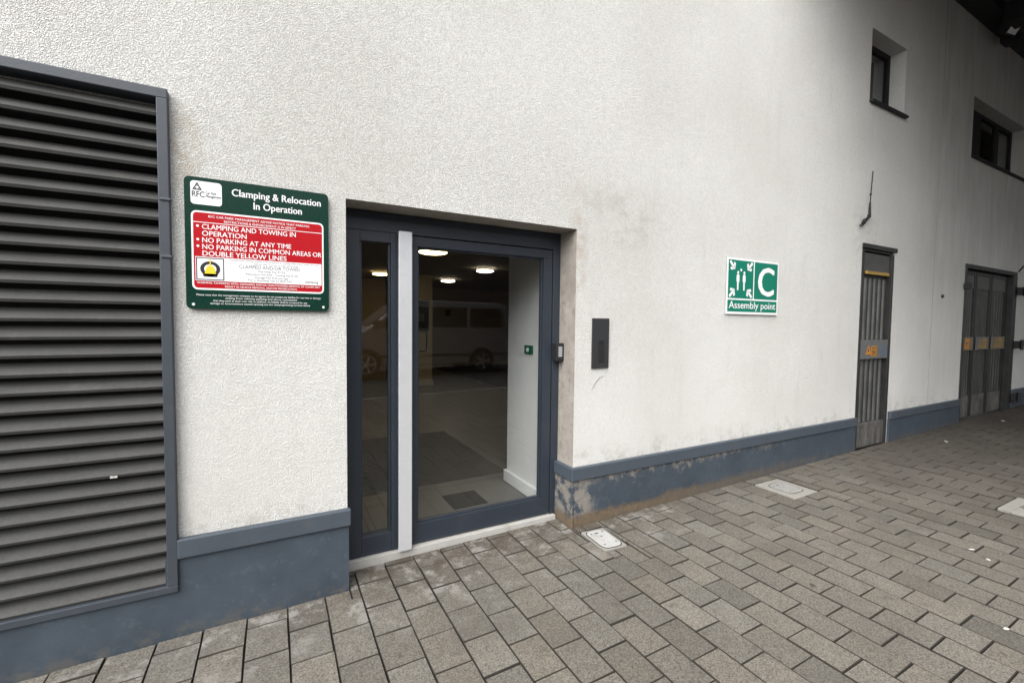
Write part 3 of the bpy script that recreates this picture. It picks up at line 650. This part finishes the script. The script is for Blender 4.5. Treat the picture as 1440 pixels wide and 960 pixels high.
fl = thing("floodlight", "small floodlight with a pale lens hanging under the dark soffit", "lamp", (9.0, 2.25, 5.3))
mb = MB(); mb.box(8.93, 9.17, 2.28, 2.42, 5.40, 5.589); mb.box(8.98, 9.05, 2.22, 2.30, 5.34, 5.46); mb.build("bracket", M['beam'], fl, bevel=0.01)
mb = MB(); mb.box(-0.13, 0.13, -0.06, 0.06, -0.07, 0.07)
rot = Matrix.Rotation(R(35), 4, 'X') @ Matrix.Rotation(R(-8), 4, 'Y')
mb.v = [tuple(rot @ Vector(v) + Vector((8.72, 2.28, 5.46))) for v in mb.v]; mb.build("housing", M['beam'], fl, bevel=0.012)
mb = MB(); mb.box(-0.11, 0.11, -0.066, -0.0605, -0.055, 0.055)
mb.v = [tuple(rot @ Vector(v) + Vector((8.72, 2.28, 5.46))) for v in mb.v]; mb.build("lens", M['white'], fl)

opp = thing("opposite_building", "dark brown rendered building across the road, seen only as a reflection", "building", (4.0, -11.5, 0))
oh = [(x_, x_ + 1.6, z_, z_ + 1.4) for x_ in (-9.5, -5.5, -1.5, 2.5, 6.5, 10.5) for z_ in (0.9,)]
sheet(MB(), -11.5, [-16.0, 13.0], [-0.5, 5.3], oh, -11.8, 0).build("wall", M['opp'], opp)
for h in oh:
    mb = MB(); mb.box(h[0] + 0.05, h[1] - 0.05, -11.62, -11.61, h[2] + 0.05, h[3] - 0.05)
    wp = MB()
    for a, b, c, d in ((h[0], h[1], h[2], h[2] + .06), (h[0], h[1], h[3] - .06, h[3]), (h[0], h[0] + .06, h[2] + .06, h[3] - .06), (h[1] - .06, h[1], h[2] + .06, h[3] - .06)): wp.box(a, b, -11.66, -11.58, c, d)
    wf = wp.build("window", M['black'], opp); mb.build("pane", M['dark'], wf)
lowwall = thing('boundary_wall', 'unseen low dark wall added across the road beyond the brown building', 'wall', (22.0, -11.6, 0))
mb = MB(); mb.box(13.05, 36.0, -11.8, -11.5, -0.4, 1.9); mb.build('wall', M['opp'], lowwall)  # unseen wall, kept low to let sky light reach the gate
mb = MB(); mb.box(13.05, 36.0, -11.84, -11.46, 1.9, 1.98); mb.build('coping', M['concrete'], lowwall)
# wall that closes the covered way far to the right
far = thing("end_wall", "dark wall closing the covered way far along the building", "wall", (30.0, -4.0, 0))
mb = MB(); mb.box(30.0, 30.3, -6.55, 2.45, -0.3, 5.71); mb.build("wall", M['opp'], far)

# ------------------------------------------------------------------ clamping notice
s = thing("clamping_sign", "dark green and red clamping notice fixed between the louvre and the glass door", "sign", (-0.05, 2.48, 1.5))
SX0, SX1, SZ0, SZ1 = -0.352, 0.251, 1.508, 2.106; SW, SH = SX1 - SX0, SZ1 - SZ0
yb = 2.482
mb = MB(); mb.poly(rrect(SX0, SX1, SZ0, SZ1, 0.022), yb, yb + 0.006); mb.build("board", M['signgreen'], s, bevel=0.001)
def U(u): return SX0 + u * SW
def V(v): return SZ1 - v * SH
mb = MB(); mb.poly(rrect(U(.040), U(.960), V(.852), V(.252), 0.022), yb - 0.0006, yb); mb.build("red_panel_border", M['white'], s)
mr = MB(); mr.poly(rrect(U(.052), U(.948), V(.838), V(.265), 0.016), yb - 0.0012, yb - 0.0006); mr.build("red_panel", M['red'], s)
mw = MB(); mw.poly(rrect(U(.040), U(.238), V(.205), V(.030), 0.014), yb - 0.0006, yb)
mw.box(U(.062), U(.942), yb - 0.0018, yb - 0.0012, V(.782), V(.600)); mw.box(U(.052), U(.948), yb - 0.0018, yb - 0.0012, V(.341), V(.336))
for u, v in ((.045, .965), (.955, .965)): mw.disc((U(u), yb - 0.002, V(v)), 0.006, 0.002, 14, 0, 'y')
mw.build("white_panel", M['white'], s)
mt_ = MB(); yt = yb - 0.0012
text(mt_, "Clamping & Relocation", U(.622), V(.112), 0.033, yt, 'C', SW * 0.635, 0.016)
text(mt_, "In Operation", U(.622), V(.198), 0.033, yt, 'C', SW * 0.345, 0.016)
yt = yb - 0.0018
text(mt_, "RFC CAR PARK MANAGEMENT ADVISE NOTICE THAT PARKING", U(.5), V(.299), 0.0105, yt, 'C', SW * 0.70, 0.006)
text(mt_, "RESTRICTIONS & ENFORCEMENT IS IN EFFECT", U(.5), V(.328), 0.0105, yt, 'C', SW * 0.50, 0.006)
for i, (tx, w) in enumerate((("CLAMPING AND TOWING IN", .640), ("OPERATION", .290), ("NO PARKING AT ANY TIME", .605), ("NO PARKING IN COMMON AREAS OR", .835), ("DOUBLE YELLOW LINES", .570))):
    zz = V(.388 + i * 0.0508)
    text(mt_, tx, U(.108), zz, 0.0225, yt, 'L', SW * w, 0.010)
    if i in (0, 2, 3): mt_.disc((U(.080), yt, zz + 0.012), 0.0055, 0.0004, 16, 0, 'y')
text(mt_, "WARNING: TAMPERING WITH, DAMAGING AND/OR UNAUTHORISED REMOVAL OF CLAMPS MAY", U(.5), V(.805), 0.0088, yt, 'C', SW * 0.86, 0.006)
text(mt_, "RESULT IN VEHICLE REMOVAL AND/OR PROSECUTION", U(.5), V(.829), 0.0088, yt, 'C', SW * 0.50, 0.006)
yt = yb - 0.0008
for i, (tx, w) in enumerate((("Please note that the management company or its agents do not accept any liability for any loss or damage", .87), ("arising from vehicles parking and above mentioned", .50),
        ("that they park at their own risk. In addition, no liability shall be accepted for any", .66), ("damage or inconvenience caused carrying out the clamping/towing services above", .70))):
    text(mt_, tx, U(.5), V(.897 + i * 0.0215), 0.0082, yt, 'C', SW * w, 0.005)
mt_.build("white_lettering", M['white'], s)
mk = MB(); yt = yb - 0.0012
text(mk, "RFC", U(.049), V(.150), 0.026, yt, 'L', SW * 0.078, 0.012)
text(mk, "Car Park", U(.135), V(.123), 0.012, yt, 'L', SW * 0.068, 0.004)
text(mk, "Management", U(.135), V(.147), 0.012, yt, 'L', SW * 0.098, 0.006)
# knotted triangle emblem
def band(mbk, pts, r0, y):
    k = len(pts); cx = sum(p[0] for p in pts) / k; cz = sum(p[1] for p in pts) / k
    inn = [(cx + (px - cx) * r0, cz + (pz - cz) * r0) for px, pz in pts]
    for i in range(k):
        j = (i + 1) % k; mbk.add([(pts[i][0], y, pts[i][1]), (pts[j][0], y, pts[j][1]), (inn[j][0], y, inn[j][1]), (inn[i][0], y, inn[i][1])], [(0, 1, 2, 3)])
tx0, tx1, tz0, tz1 = U(.052), U(.112), V(.098), V(.040); tcx = (tx0 + tx1) / 2
band(mk, [(tx0, tz0), (tx1, tz0), (tcx, tz1)], 0.62, yt)
for (px, pz) in ((tx0, tz0), (tx1, tz0), (tcx, tz1)):
    q = [(px + (ox - px) * 0.48, pz + (oz - pz) * 0.48) for ox, oz in ((tx0, tz0), (tx1, tz0), (tcx, tz1))]
    cxx = sum(a for a, _ in q) / 3; czz = sum(b for _, b in q) / 3
    band(mk, [(cxx + 0.006 * math.cos(a), czz + 0.006 * math.sin(a)) for a in [2 * math.pi * i / 14 for i in range(14)]], 0.45, yt - 0.0003)
yt = yb - 0.0024
ix0, ix1, iz0, iz1 = U(.066), U(.245), V(.776), V(.606)
for a, b, c, d in ((ix0, ix1, iz0, iz0 + .004), (ix0, ix1, iz1 - .004, iz1), (ix0, ix0 + .004, iz0, iz1), (ix1 - .004, ix1, iz0, iz1)): mk.box(a, b, yt, yt + 0.0005, c, d)
icx, icz = (ix0 + ix1) / 2, (iz0 + iz1) / 2
ring = [(icx + 0.0385 * math.cos(a), icz + 0.035 * math.sin(a)) for a in [2 * math.pi * i / 40 for i in range(40)]]
band(mk, ring, 0.62, yt); mk.poly([(icx - .026, icz - .036), (icx + .026, icz - .036), (icx + .03, icz - .022), (icx - .03, icz - .022)], yt, yt + 0.0004)
mk.build("black_lettering", M['ink'], s)
my = MB(); my.poly([(icx - .022, icz - .022), (icx + .022, icz - .022), (icx + .016, icz + .004), (icx + .009, icz + .014), (icx - .009, icz + .014), (icx - .016, icz + .004)], yt - 0.0004, yt)
my.box(icx - .0022, icx + .0022, yt - 0.0006, yt, icz + .010, icz + .044); my.build("clamp_emblem", M['yellow'], s)
mg = MB(); yt = yb - 0.0024
text(mg, "Unauthorised vehicles parked without permit or causing obstruction within this area", U(.600), V(.617), 0.0078, yt, 'C', SW * 0.64, 0.003)
text(mg, "will at the owner's risk of being", U(.60), V(.639), 0.0078, yt, 'C', SW * 0.32, 0.003)
text(mg, "CLAMPED AND/OR TOWED", U(.560), V(.672), 0.0165, yt, 'C', SW * 0.43, 0.002)
text(mg, "Declamp Fee €125", U(.57), V(.697), 0.0098, yt, 'C', SW * 0.19, 0.003)
text(mg, "Relocation Fee €50 - Towing Fee €150", U(.575), V(.722), 0.0098, yt, 'C', SW * 0.37, 0.003)
text(mg, "Storage Fee €35 per day", U(.57), V(.746), 0.0098, yt, 'C', SW * 0.24, 0.003)
text(mg, "For a Declamp call 01 8391245", U(.56), V(.769), 0.0098, yt, 'C', SW * 0.31, 0.003)
text(mg, "clamping", U(.865), V(.765), 0.012, yt, 'C', SW * 0.10, 0.006)
mg.build("grey_lettering", M['inkgrey'], s)

# ------------------------------------------------------------------ assembly point sign
s = thing("assembly_sign", "green and white Assembly point C sign left of the single security door", "sign", (3.76, 2.48, 1.55))
AX0, AX1, AZ0, AZ1 = 3.395, 4.128, 1.552, 2.034; AW, AH = AX1 - AX0, AZ1 - AZ0
U = lambda u: AX0 + u * AW
V = lambda v: AZ1 - v * AH
yb = 2.484
mb = MB(); mb.box(AX0, AX1, yb, yb + 0.004, AZ0, AZ1); mb.build("board", M['white'], s, bevel=0.001)
mb = MB()
mb.poly(rrect(U(.025), U(.492), V(.715), V(.035), 0.008), yb - 0.0006, yb); mb.poly(rrect(U(.512), U(.975), V(.715), V(.035), 0.008), yb - 0.0006, yb); mb.poly(rrect(U(.025), U(.975), V(.955), V(.745), 0.008), yb - 0.0006, yb)
mb.build("green_panel", M['green'], s)
mb = MB(); yt = yb - 0.0012
text(mb, "Assembly point", U(.5), V(.895), 0.062, yt, 'C', AW * 0.90, 0.008)
text(mb, "C", U(.745), V(.640), 0.252, yt, 'C', AW * 0.30, 0.022)
def arrow(cx, cz, dx, dz, L):
    d = Vector((dx, dz)).normalized(); p = Vector((-d.y, d.x)); c = Vector((cx, cz)); w = L * 0.13
    def q(a, b): v = c + d * a + p * b; return (v.x, v.y)
    mb.poly([q(-L * .5, -w), q(L * .30, -w), q(L * .30, w), q(-L * .5, w)], yt, yt + 0.0004)
    for sgn in (1, -1):
        mb.poly([q(L * .5, 0), q(L * .5 - w * 1.9, 0), q(L * .5 - w * 1.9 - L * .34, sgn * L * .34), q(L * .5 - L * .34, sgn * (L * .34 + w * 0.9))][::sgn], yt, yt + 0.0004)
ew = AW * .467; eh = AH * .68; ecx = U(.2585); ecz = V(.375)
for sx in (-1, 1):
    for sz in (-1, 1): arrow(ecx + sx * ew * .345, ecz + sz * eh * .36, -sx, -sz, 0.095)
def figure(cx, cz, h, m_):
    m_.disc((cx, yt, cz + h * .43), h * .075, 0.0004, 20, 0, 'y')
    m_.poly([(cx - h * .055, cz - h * .5), (cx - h * .01, cz - h * .5), (cx - h * .005, cz - h * .05), (cx + h * .005, cz - h * .05), (cx + h * .01, cz - h * .5), (cx + h * .055, cz - h * .5), (cx + h * .075, cz + h * .05),
             (cx + h * .085, cz - h * .05), (cx + h * .12, cz - h * .04), (cx + h * .115, cz + h * .26), (cx + h * .07, cz + h * .335), (cx - h * .07, cz + h * .335), (cx - h * .115, cz + h * .26), (cx - h * .12, cz - h * .04), (cx - h * .085, cz - h * .05), (cx - h * .075, cz + h * .05)], yt, yt + 0.0004)
figure(ecx - 0.042, ecz - 0.012, 0.165, mb); figure(ecx + 0.042, ecz - 0.012, 0.165, mb)
mb.disc((ecx - 0.002, yt, ecz + 0.082), 0.012, 0.0004, 20, 0, 'y')
mb.build("white_symbols", M['white'], s)

# ------------------------------------------------------------------ small things on the wall
s = thing("wall_panel", "tall black flush panel with a small flap, on the white wall right of the door", "panel", (2.05, 2.49, 1.14))
mb = MB(); mb.box(1.976, 2.127, 2.488, 2.4985, 1.140, 1.496); mb.build("plate", M['dark'], s, bevel=0.002)
mb = MB(); mb.box(2.028, 2.082, 2.484, 2.4875, 1.185, 1.325); mb.build("flap", M['black'], s, bevel=0.002)
mb = MB(); mb.box(2.036, 2.074, 2.4815, 2.4838, 1.325, 1.338); mb.build("lip", M['black'], s)
s = thing("keypad", "small black door entry keypad on the right jamb of the glass door", "keypad", (1.80, 2.67, 1.18))
mb = MB(); mb.box(1.770, 1.8325, 2.628, 2.6895, 1.186, 1.316); mb.build("housing", M['black'], s, bevel=0.005)
mb = MB(); mb.box(1.782, 1.816, 2.6255, 2.6278, 1.215, 1.295); mb.build("faceplate", M['inkgrey'], s)
mb = MB()
for i in range(3):
    for j in range(4): mb.box(1.7855 + i * 0.0105, 1.7925 + i * 0.0105, 2.6235, 2.6253, 1.221 + j * 0.018, 1.233 + j * 0.018)
mb.build("keys", M['alu'], s, bevel=0.001)
mb = MB()
mb.tube([(5.79, 2.492, 3.15), (5.770, 2.490, 2.98), (5.751, 2.488, 2.81)], 0.0045, 8); mb.tube([(5.751, 2.488, 2.81), (5.742, 2.485, 2.74), (5.735, 2.480, 2.655)], [0.008, 0.012, 0.013], 8)
mb.tube([(5.735, 2.478, 2.66), (5.64, 2.465, 2.615), (5.552, 2.455, 2.585), (5.535, 2.455, 2.555)], 0.011, 8); mb.tube([(5.735, 2.485, 2.65), (5.66, 2.482, 2.59), (5.60, 2.478, 2.565)], 0.008, 8)
mb.tube([(5.625, 2.485, 2.575), (5.585, 2.48, 2.548)], [0.02, 0.013], 8); mb.tube([(5.56, 2.46, 2.56), (5.522, 2.47, 2.525)], 0.008, 8); mb.box(5.722, 5.752, 2.474, 2.4985, 2.642, 2.672); mb.box(5.752, 5.772, 2.484, 2.4985, 2.89, 2.905)
tag(mb.build("broken_cable", M['beam']), "frayed black cable stub hanging on the wall above the security door", "cable")
mb = MB(); mb.tube([(10.58, 2.488, 2.36), (10.75, 2.486, 2.45), (11.4, 2.486, 2.56), (13.0, 2.486, 2.62)], 0.009, 8)
tag(mb.build("wall_cable", M['beam']), "thin black cable running right along the wall from the gate top", "cable")
mb = MB(); mb.disc((7.74, 2.478, 1.86), 0.022, 0.0205, 16, 0, 'y'); tag(mb.build("wall_plug", M['dark'], bevel=0.003), "small dark round stud on the wall between security door and gate", "stud")

# ------------------------------------------------------------------ lobby fittings
def ceiling_light(x, y, r, m_, label):
    t = thing("ceiling_light", label, "lamp", (x, y, 2.47), "round lamps on the lobby ceiling")
    mb = MB(); mb.disc((x, y, 2.42), r * 0.93, 0.0495, 40); mb.build("base", M['white'], t)
    mb = MB(); n = 36
    vs, fs = [], []
    for k in range(6):
        a = k / 5 * math.pi / 2; rr = max(r * math.cos(a), 0.004); zz = 2.419 - 0.030 * math.sin(a)
        vs += [(x + rr * math.cos(2 * math.pi * i / n), y + rr * math.sin(2 * math.pi * i / n), zz) for i in range(n)]
    for k in range(5):
        for i in range(n): fs.append((k * n + i, k * n + (i + 1) % n, (k + 1) * n + (i + 1) % n, (k + 1) * n + i))
    mb.add(vs, fs, 0, True); mb.add(vs[-n:], [list(range(n))], 0); mb.build("diffuser", m_, t)
ceiling_light(1.96, 6.02, 0.20, M['lampy'], "large round yellowish ceiling lamp nearest the glass door")
ceiling_light(3.53, 7.70, 0.165, M['lampw'], "round white ceiling lamp nearest the white lobby side wall")
ceiling_light(3.66, 10.10, 0.165, M['lampw'], "farthest round white ceiling lamp in front of the lobby back wall")
ceiling_light(1.95, 9.42, 0.17, M['lampy'], "round warm ceiling lamp seen through the narrow side pane")
s = thing("exit_button", "small green exit button on the white lobby side wall", "button", (1.83, 3.118, 1.24))
mb = MB(); mb.box(1.816, 1.8345, 3.060, 3.176, 1.205, 1.274); mb.build("plate", M['btn'], s, bevel=0.003)
mb = MB(); mb.tube([(1.816, 3.118, 1.238), (1.811, 3.118, 1.238)], 0.018, 16); mb.build("push_disc", M['white'], s)
s = thing("light_switch", "white light switch beside the green button in the lobby", "switch", (1.83, 2.957, 1.22))
mb = MB(); mb.box(1.822, 1.8345, 2.915, 2.995, 1.188, 1.268); mb.build("plate", M['white'], s, bevel=0.003)
mb = MB(); mb.box(1.816, 1.8218, 2.945, 2.965, 1.208, 1.248); mb.build("rocker", M['white'], s, bevel=0.002)
s = thing("intercom_panel", "dark entry panel with a pale screen on the cream lobby pier", "panel", (2.85, 9.54, 1.1))
mb = MB(); mb.box(2.62, 3.00, 9.49, 9.549, 1.25, 1.92); mb.build("housing", M['dark'], s, bevel=0.01)
mb = MB(); mb.box(2.68, 2.90, 9.484, 9.4895, 1.45, 1.62); mb.build("screen", M['plate'], s)
mb = MB(); mb.tube([(2.97, 9.54, 1.25), (2.97, 9.535, 1.0), (2.95, 9.535, 0.8), (2.80, 9.535, 0.8)], 0.012, 8); mb.build("flex", M['dark'], s)
s = thing("wall_sensor", "tiny dark sensor plate on the lobby back wall under the lamp", "sensor", (4.75, 13.2, 1.7))
mb = MB(); mb.box(4.70, 4.85, 13.16, 13.1995, 1.62, 1.82); mb.build("plate", M['dark'], s, bevel=0.01)
mb = MB(); mb.box(4.75, 4.80, 13.15, 13.1598, 1.68, 1.74); mb.build("eye", M['black'], s)

# something pale standing inside the far window
mb = MB(); mb.poly([(9.66, 3.862), (9.98, 3.862), (9.98, 4.02)], 2.70, 2.76); mb.poly([(10.10, 3.862), (10.19, 3.862), (10.19, 4.15), (10.12, 4.15)], 2.70, 2.76)
tag(mb.build("paper_sheet", M['paper']), "folded white paper standing inside the wide window", "paper")

# ------------------------------------------------------------------ covers in the paving and litter
def cover(name, label, cx, cy, w, d, ang, collar, round_, lid='iron'):
    t = thing(name, label, "utility cover", (cx, cy, gz(cx)))
    def P(u, v, z):
        a = R(ang); return (cx + u * math.cos(a) - v * math.sin(a), cy + u * math.sin(a) + v * math.cos(a), gz(cx) + z)
    def slab(m_, w_, d_, r, z0, z1):
        pts = rrect(-w_ / 2, w_ / 2, -d_ / 2, d_ / 2, r, 5); k = len(pts)
        m_.add([P(u, v, z0) for u, v in pts] + [P(u, v, z1) for u, v in pts], [list(range(k - 1, -1, -1)), list(range(k, 2 * k))] + [(i, (i + 1) % k, (i + 1) % k + k, i + k) for i in range(k)])
    if collar:
        mb = MB(); slab(mb, w + collar * 2, d + collar * 2, 0.012, -0.06, -0.001); mb.build("collar", M['concrete'], t, bevel=0.004)
    mb = MB(); slab(mb, w + 0.012, d + 0.012, round_ + 0.004, -0.04, 0.0008); mb.build("seal", M["joint"], t)
    mb = MB(); slab(mb, w, d, round_, -0.05, 0.003); mb.build("lid", M[lid], t, bevel=0.003)
    mb = MB()
    for u, v in ((-.32, .3), (.3, .33), (.33, -.3), (-.3, -.33), (.0, .1)):
        x_, y_, z_ = P(u * w, v * d, 0.0042); mb.disc((x_, y_, z_), 0.007, 0.0012, 12)
    x_, y_, z_ = P(-0.05 * w, 0.3 * d, 0.0042); mb.box(x_ - 0.014, x_ + 0.014, y_ - 0.006, y_ + 0.006, z_, z_ + 0.0014)
    mb.build("bolts", M['inkgrey'], t)
    return t
cover("utility_cover", "small pale rounded metal cover in the paving by the flaking plinth corner", 1.921, 2.262, 0.150, 0.235, -4, 0.018, 0.045)
cover("utility_cover", "square cover with a cracked concrete collar in the paving midway along the plinth", 3.88, 2.205, 0.20, 0.21, 0, 0.07, 0.05, 'plateiron')
t = thing("utility_cover", "pale concrete block with a dark opening in the paving at right edge", "utility cover", (5.08, 1.02, gz(5.08)))
mb = MB(); x0, x1, y0, y1, zz = 4.85, 5.31, 0.87, 1.18, gz(5.08)
mb.box(x0, x1, y0, y0 + 0.07, zz - 0.05, zz + 0.01); mb.box(x0, x1, y1 - 0.07, y1, zz - 0.05, zz + 0.012); mb.box(x0, x0 + 0.17, y0 + 0.07, y1 - 0.07, zz - 0.05, zz + 0.011); mb.box(x1 - 0.08, x1, y0 + 0.07, y1 - 0.07, zz - 0.05, zz + 0.01)
mb.build("collar", M['concrete'], t, bevel=0.006)
mb = MB(); mb.box(x0 + 0.17, x1 - 0.08, y0 + 0.07, y1 - 0.07, zz - 0.05, zz - 0.02); mb.build("lid", M['black'], t)
def scrap(x, y, w, d, ang, label):
    mb = MB(); n = 11; vs = []
    for i in range(n):
        a = 2 * math.pi * i / n; r = 0.75 + 0.3 * random.random(); u, v = r * w / 2 * math.cos(a), r * d / 2 * math.sin(a); q = R(ang)
        vs.append((x + u * math.cos(q) - v * math.sin(q), y + u * math.sin(q) + v * math.cos(q), gz(x) + 0.0035 + random.random() * 0.004))
    top = [(a, b, c + 0.002) for a, b, c in vs]
    mb.add(vs + top + [(x, y, gz(x) + 0.011)], [list(range(n - 1, -1, -1))] + [(i, (i + 1) % n, n + (i + 1) % n, n + i) for i in range(n)] + [(n + i, n + (i + 1) % n, 2 * n) for i in range(n)])
    tag(mb.build("litter_scrap", M['paper']), label, "litter")
scrap(3.016, 0.681, 0.032, 0.018, -20, "white litter scrap on the paving at lower right, biggest and nearest")
scrap(3.783, 0.943, 0.034, 0.024, 15, "white litter scrap on the paving below the concrete block with the opening")
scrap(9.07, 2.20, 0.075, 0.05, 10, "white litter scrap at the foot of the steel gate")
scrap(6.977, 2.146, 0.11, 0.035, 30, "pale flat litter scrap on the paving in front of the plinth between steel doors")
scrap(3.86, 1.04, 0.04, 0.012, -30, "thin pale litter strip on the paving beside another scrap")

# ------------------------------------------------------------------ parked van across the road (seen in the glass)
v = thing("parked_van", "grey van with a highlight painted on its windscreen pillar, mirrored faintly in the door glass", "van", (3.4, -6.5, gz(3.4)))
g = gz(3.0); VY0, VY1 = -7.55, -5.72
prof = [(1.02, .34), (1.02, .62), (1.10, .86), (1.30, .98), (1.86, 1.13), (2.10, 1.30), (2.62, 1.72), (2.86, 1.88), (3.3, 1.95), (5.6, 1.93), (5.82, 1.86), (5.93, 1.1), (5.95, .40), (5.60, .30), (5.46, .30)]
def arch(cx, r=0.37): return [(cx + r * math.cos(R(a)), 0.33 + r * math.sin(R(a))) for a in range(0, 181, 20)]
prof += arch(5.05) + [(4.66, .28), (2.38, .28)] + arch(1.97) + [(1.58, .30)]
mb = MB(); mb.poly([(a, b + g) for a, b in prof][::-1], VY0, VY1); mb.build("body", M['van'], v, bevel=0.06, segs=3)
mb = MB()
for y0, y1 in ((VY1 - 0.02, VY1 + 0.004), (VY0 - 0.004, VY0 + 0.02)):
    mb.poly([(a, b + g) for a, b in ((2.05, 1.20), (2.62, 1.22), (2.62, 1.64), (2.55, 1.62))], y0, y1)
    mb.poly([(a, b + g) for a, b in ((2.70, 1.22), (3.55, 1.24), (3.55, 1.78), (2.92, 1.78), (2.70, 1.68))], y0, y1)
    mb.poly([(a, b + g) for a, b in rrect(3.64, 4.6, 1.25, 1.78, .06)], y0, y1); mb.poly([(a, b + g) for a, b in rrect(4.68, 5.66, 1.25, 1.77, .09)], y0, y1)
mb.build("side_window", M['dark'], v)
mb = MB(); mb.add([(2.06, VY0 + .12, 1.285 + g), (2.06, VY1 - .12, 1.285 + g), (2.72, VY1 - .2, 1.81 + g), (2.72, VY0 + .2, 1.81 + g)], [(0, 1, 2, 3)]); mb.v = [(a - .02, b, c + .012) for a, b, c in mb.v]; mb.build("windscreen", M['dark'], v)
mb = MB(); mb.box(1.05, 5.9, VY1, VY1 + 0.012, .50 + g, .56 + g); mb.box(3.58, 3.60, VY1, VY1 + .003, .45 + g, 1.85 + g); mb.build("trim", M['dark'], v)
mb = MB(); mb.poly([(a, b + g) for a, b in ((1.93, 1.135), (1.97, 1.12), (2.66, 1.655), (2.90, 1.80), (2.86, 1.84), (2.62, 1.70))], VY1 - 0.01, VY1 + 0.012); mb.build("pillar_highlight", M['white'], v)  # white strip paints the bright glint along the windscreen pillar
for cx in (1.97, 5.05):
    for y0 in (VY1 - 0.20, VY0):
        mb = MB(); mb.disc((cx, y0, 0.335 + g), 0.335, 0.205, 40, 0, 'y'); wh = mb.build("wheel", M['rubber'], v, bevel=0.02)
        mb = MB(); yo = y0 + 0.2055 if y0 > -7 else y0 - 0.012
        mb.disc((cx, yo, 0.335 + g), 0.06, 0.012, 20, 0, 'y')
        for q in range(5):
            a = q * 2 * math.pi / 5; mb.poly([(cx + .03 * math.cos(a + 1.2), .335 + g + .03 * math.sin(a + 1.2)), (cx + .03 * math.cos(a - 1.2), .335 + g + .03 * math.sin(a - 1.2)), (cx + .21 * math.cos(a - .16), .335 + g + .21 * math.sin(a - .16)), (cx + .21 * math.cos(a + .16), .335 + g + .21 * math.sin(a + .16))], yo + .001, yo + .010)
        band(mb, [(cx + .225 * math.cos(a), .335 + g + .225 * math.sin(a)) for a in [2 * math.pi * q / 30 for q in range(30)]], 0.9, yo + (0.011 if y0 > -7 else 0))
        mb.build("rim", M['alu'], wh)
for yc in (VY1 - .28, VY0 + .28):
    mb = MB(); mb.box(1.03, 1.16, yc - .17, yc + .17, .70 + g, .86 + g); mb.build("headlight", M['white'], v, bevel=0.03)
for yc, sg in ((VY1, 1), (VY0, -1)):
    mb = MB(); mb.box(2.12, 2.26, min(yc, yc + sg * .2), max(yc, yc + sg * .2), 1.20 + g, 1.42 + g); mb.build("wing_mirror", M['dark'], v, bevel=0.03)
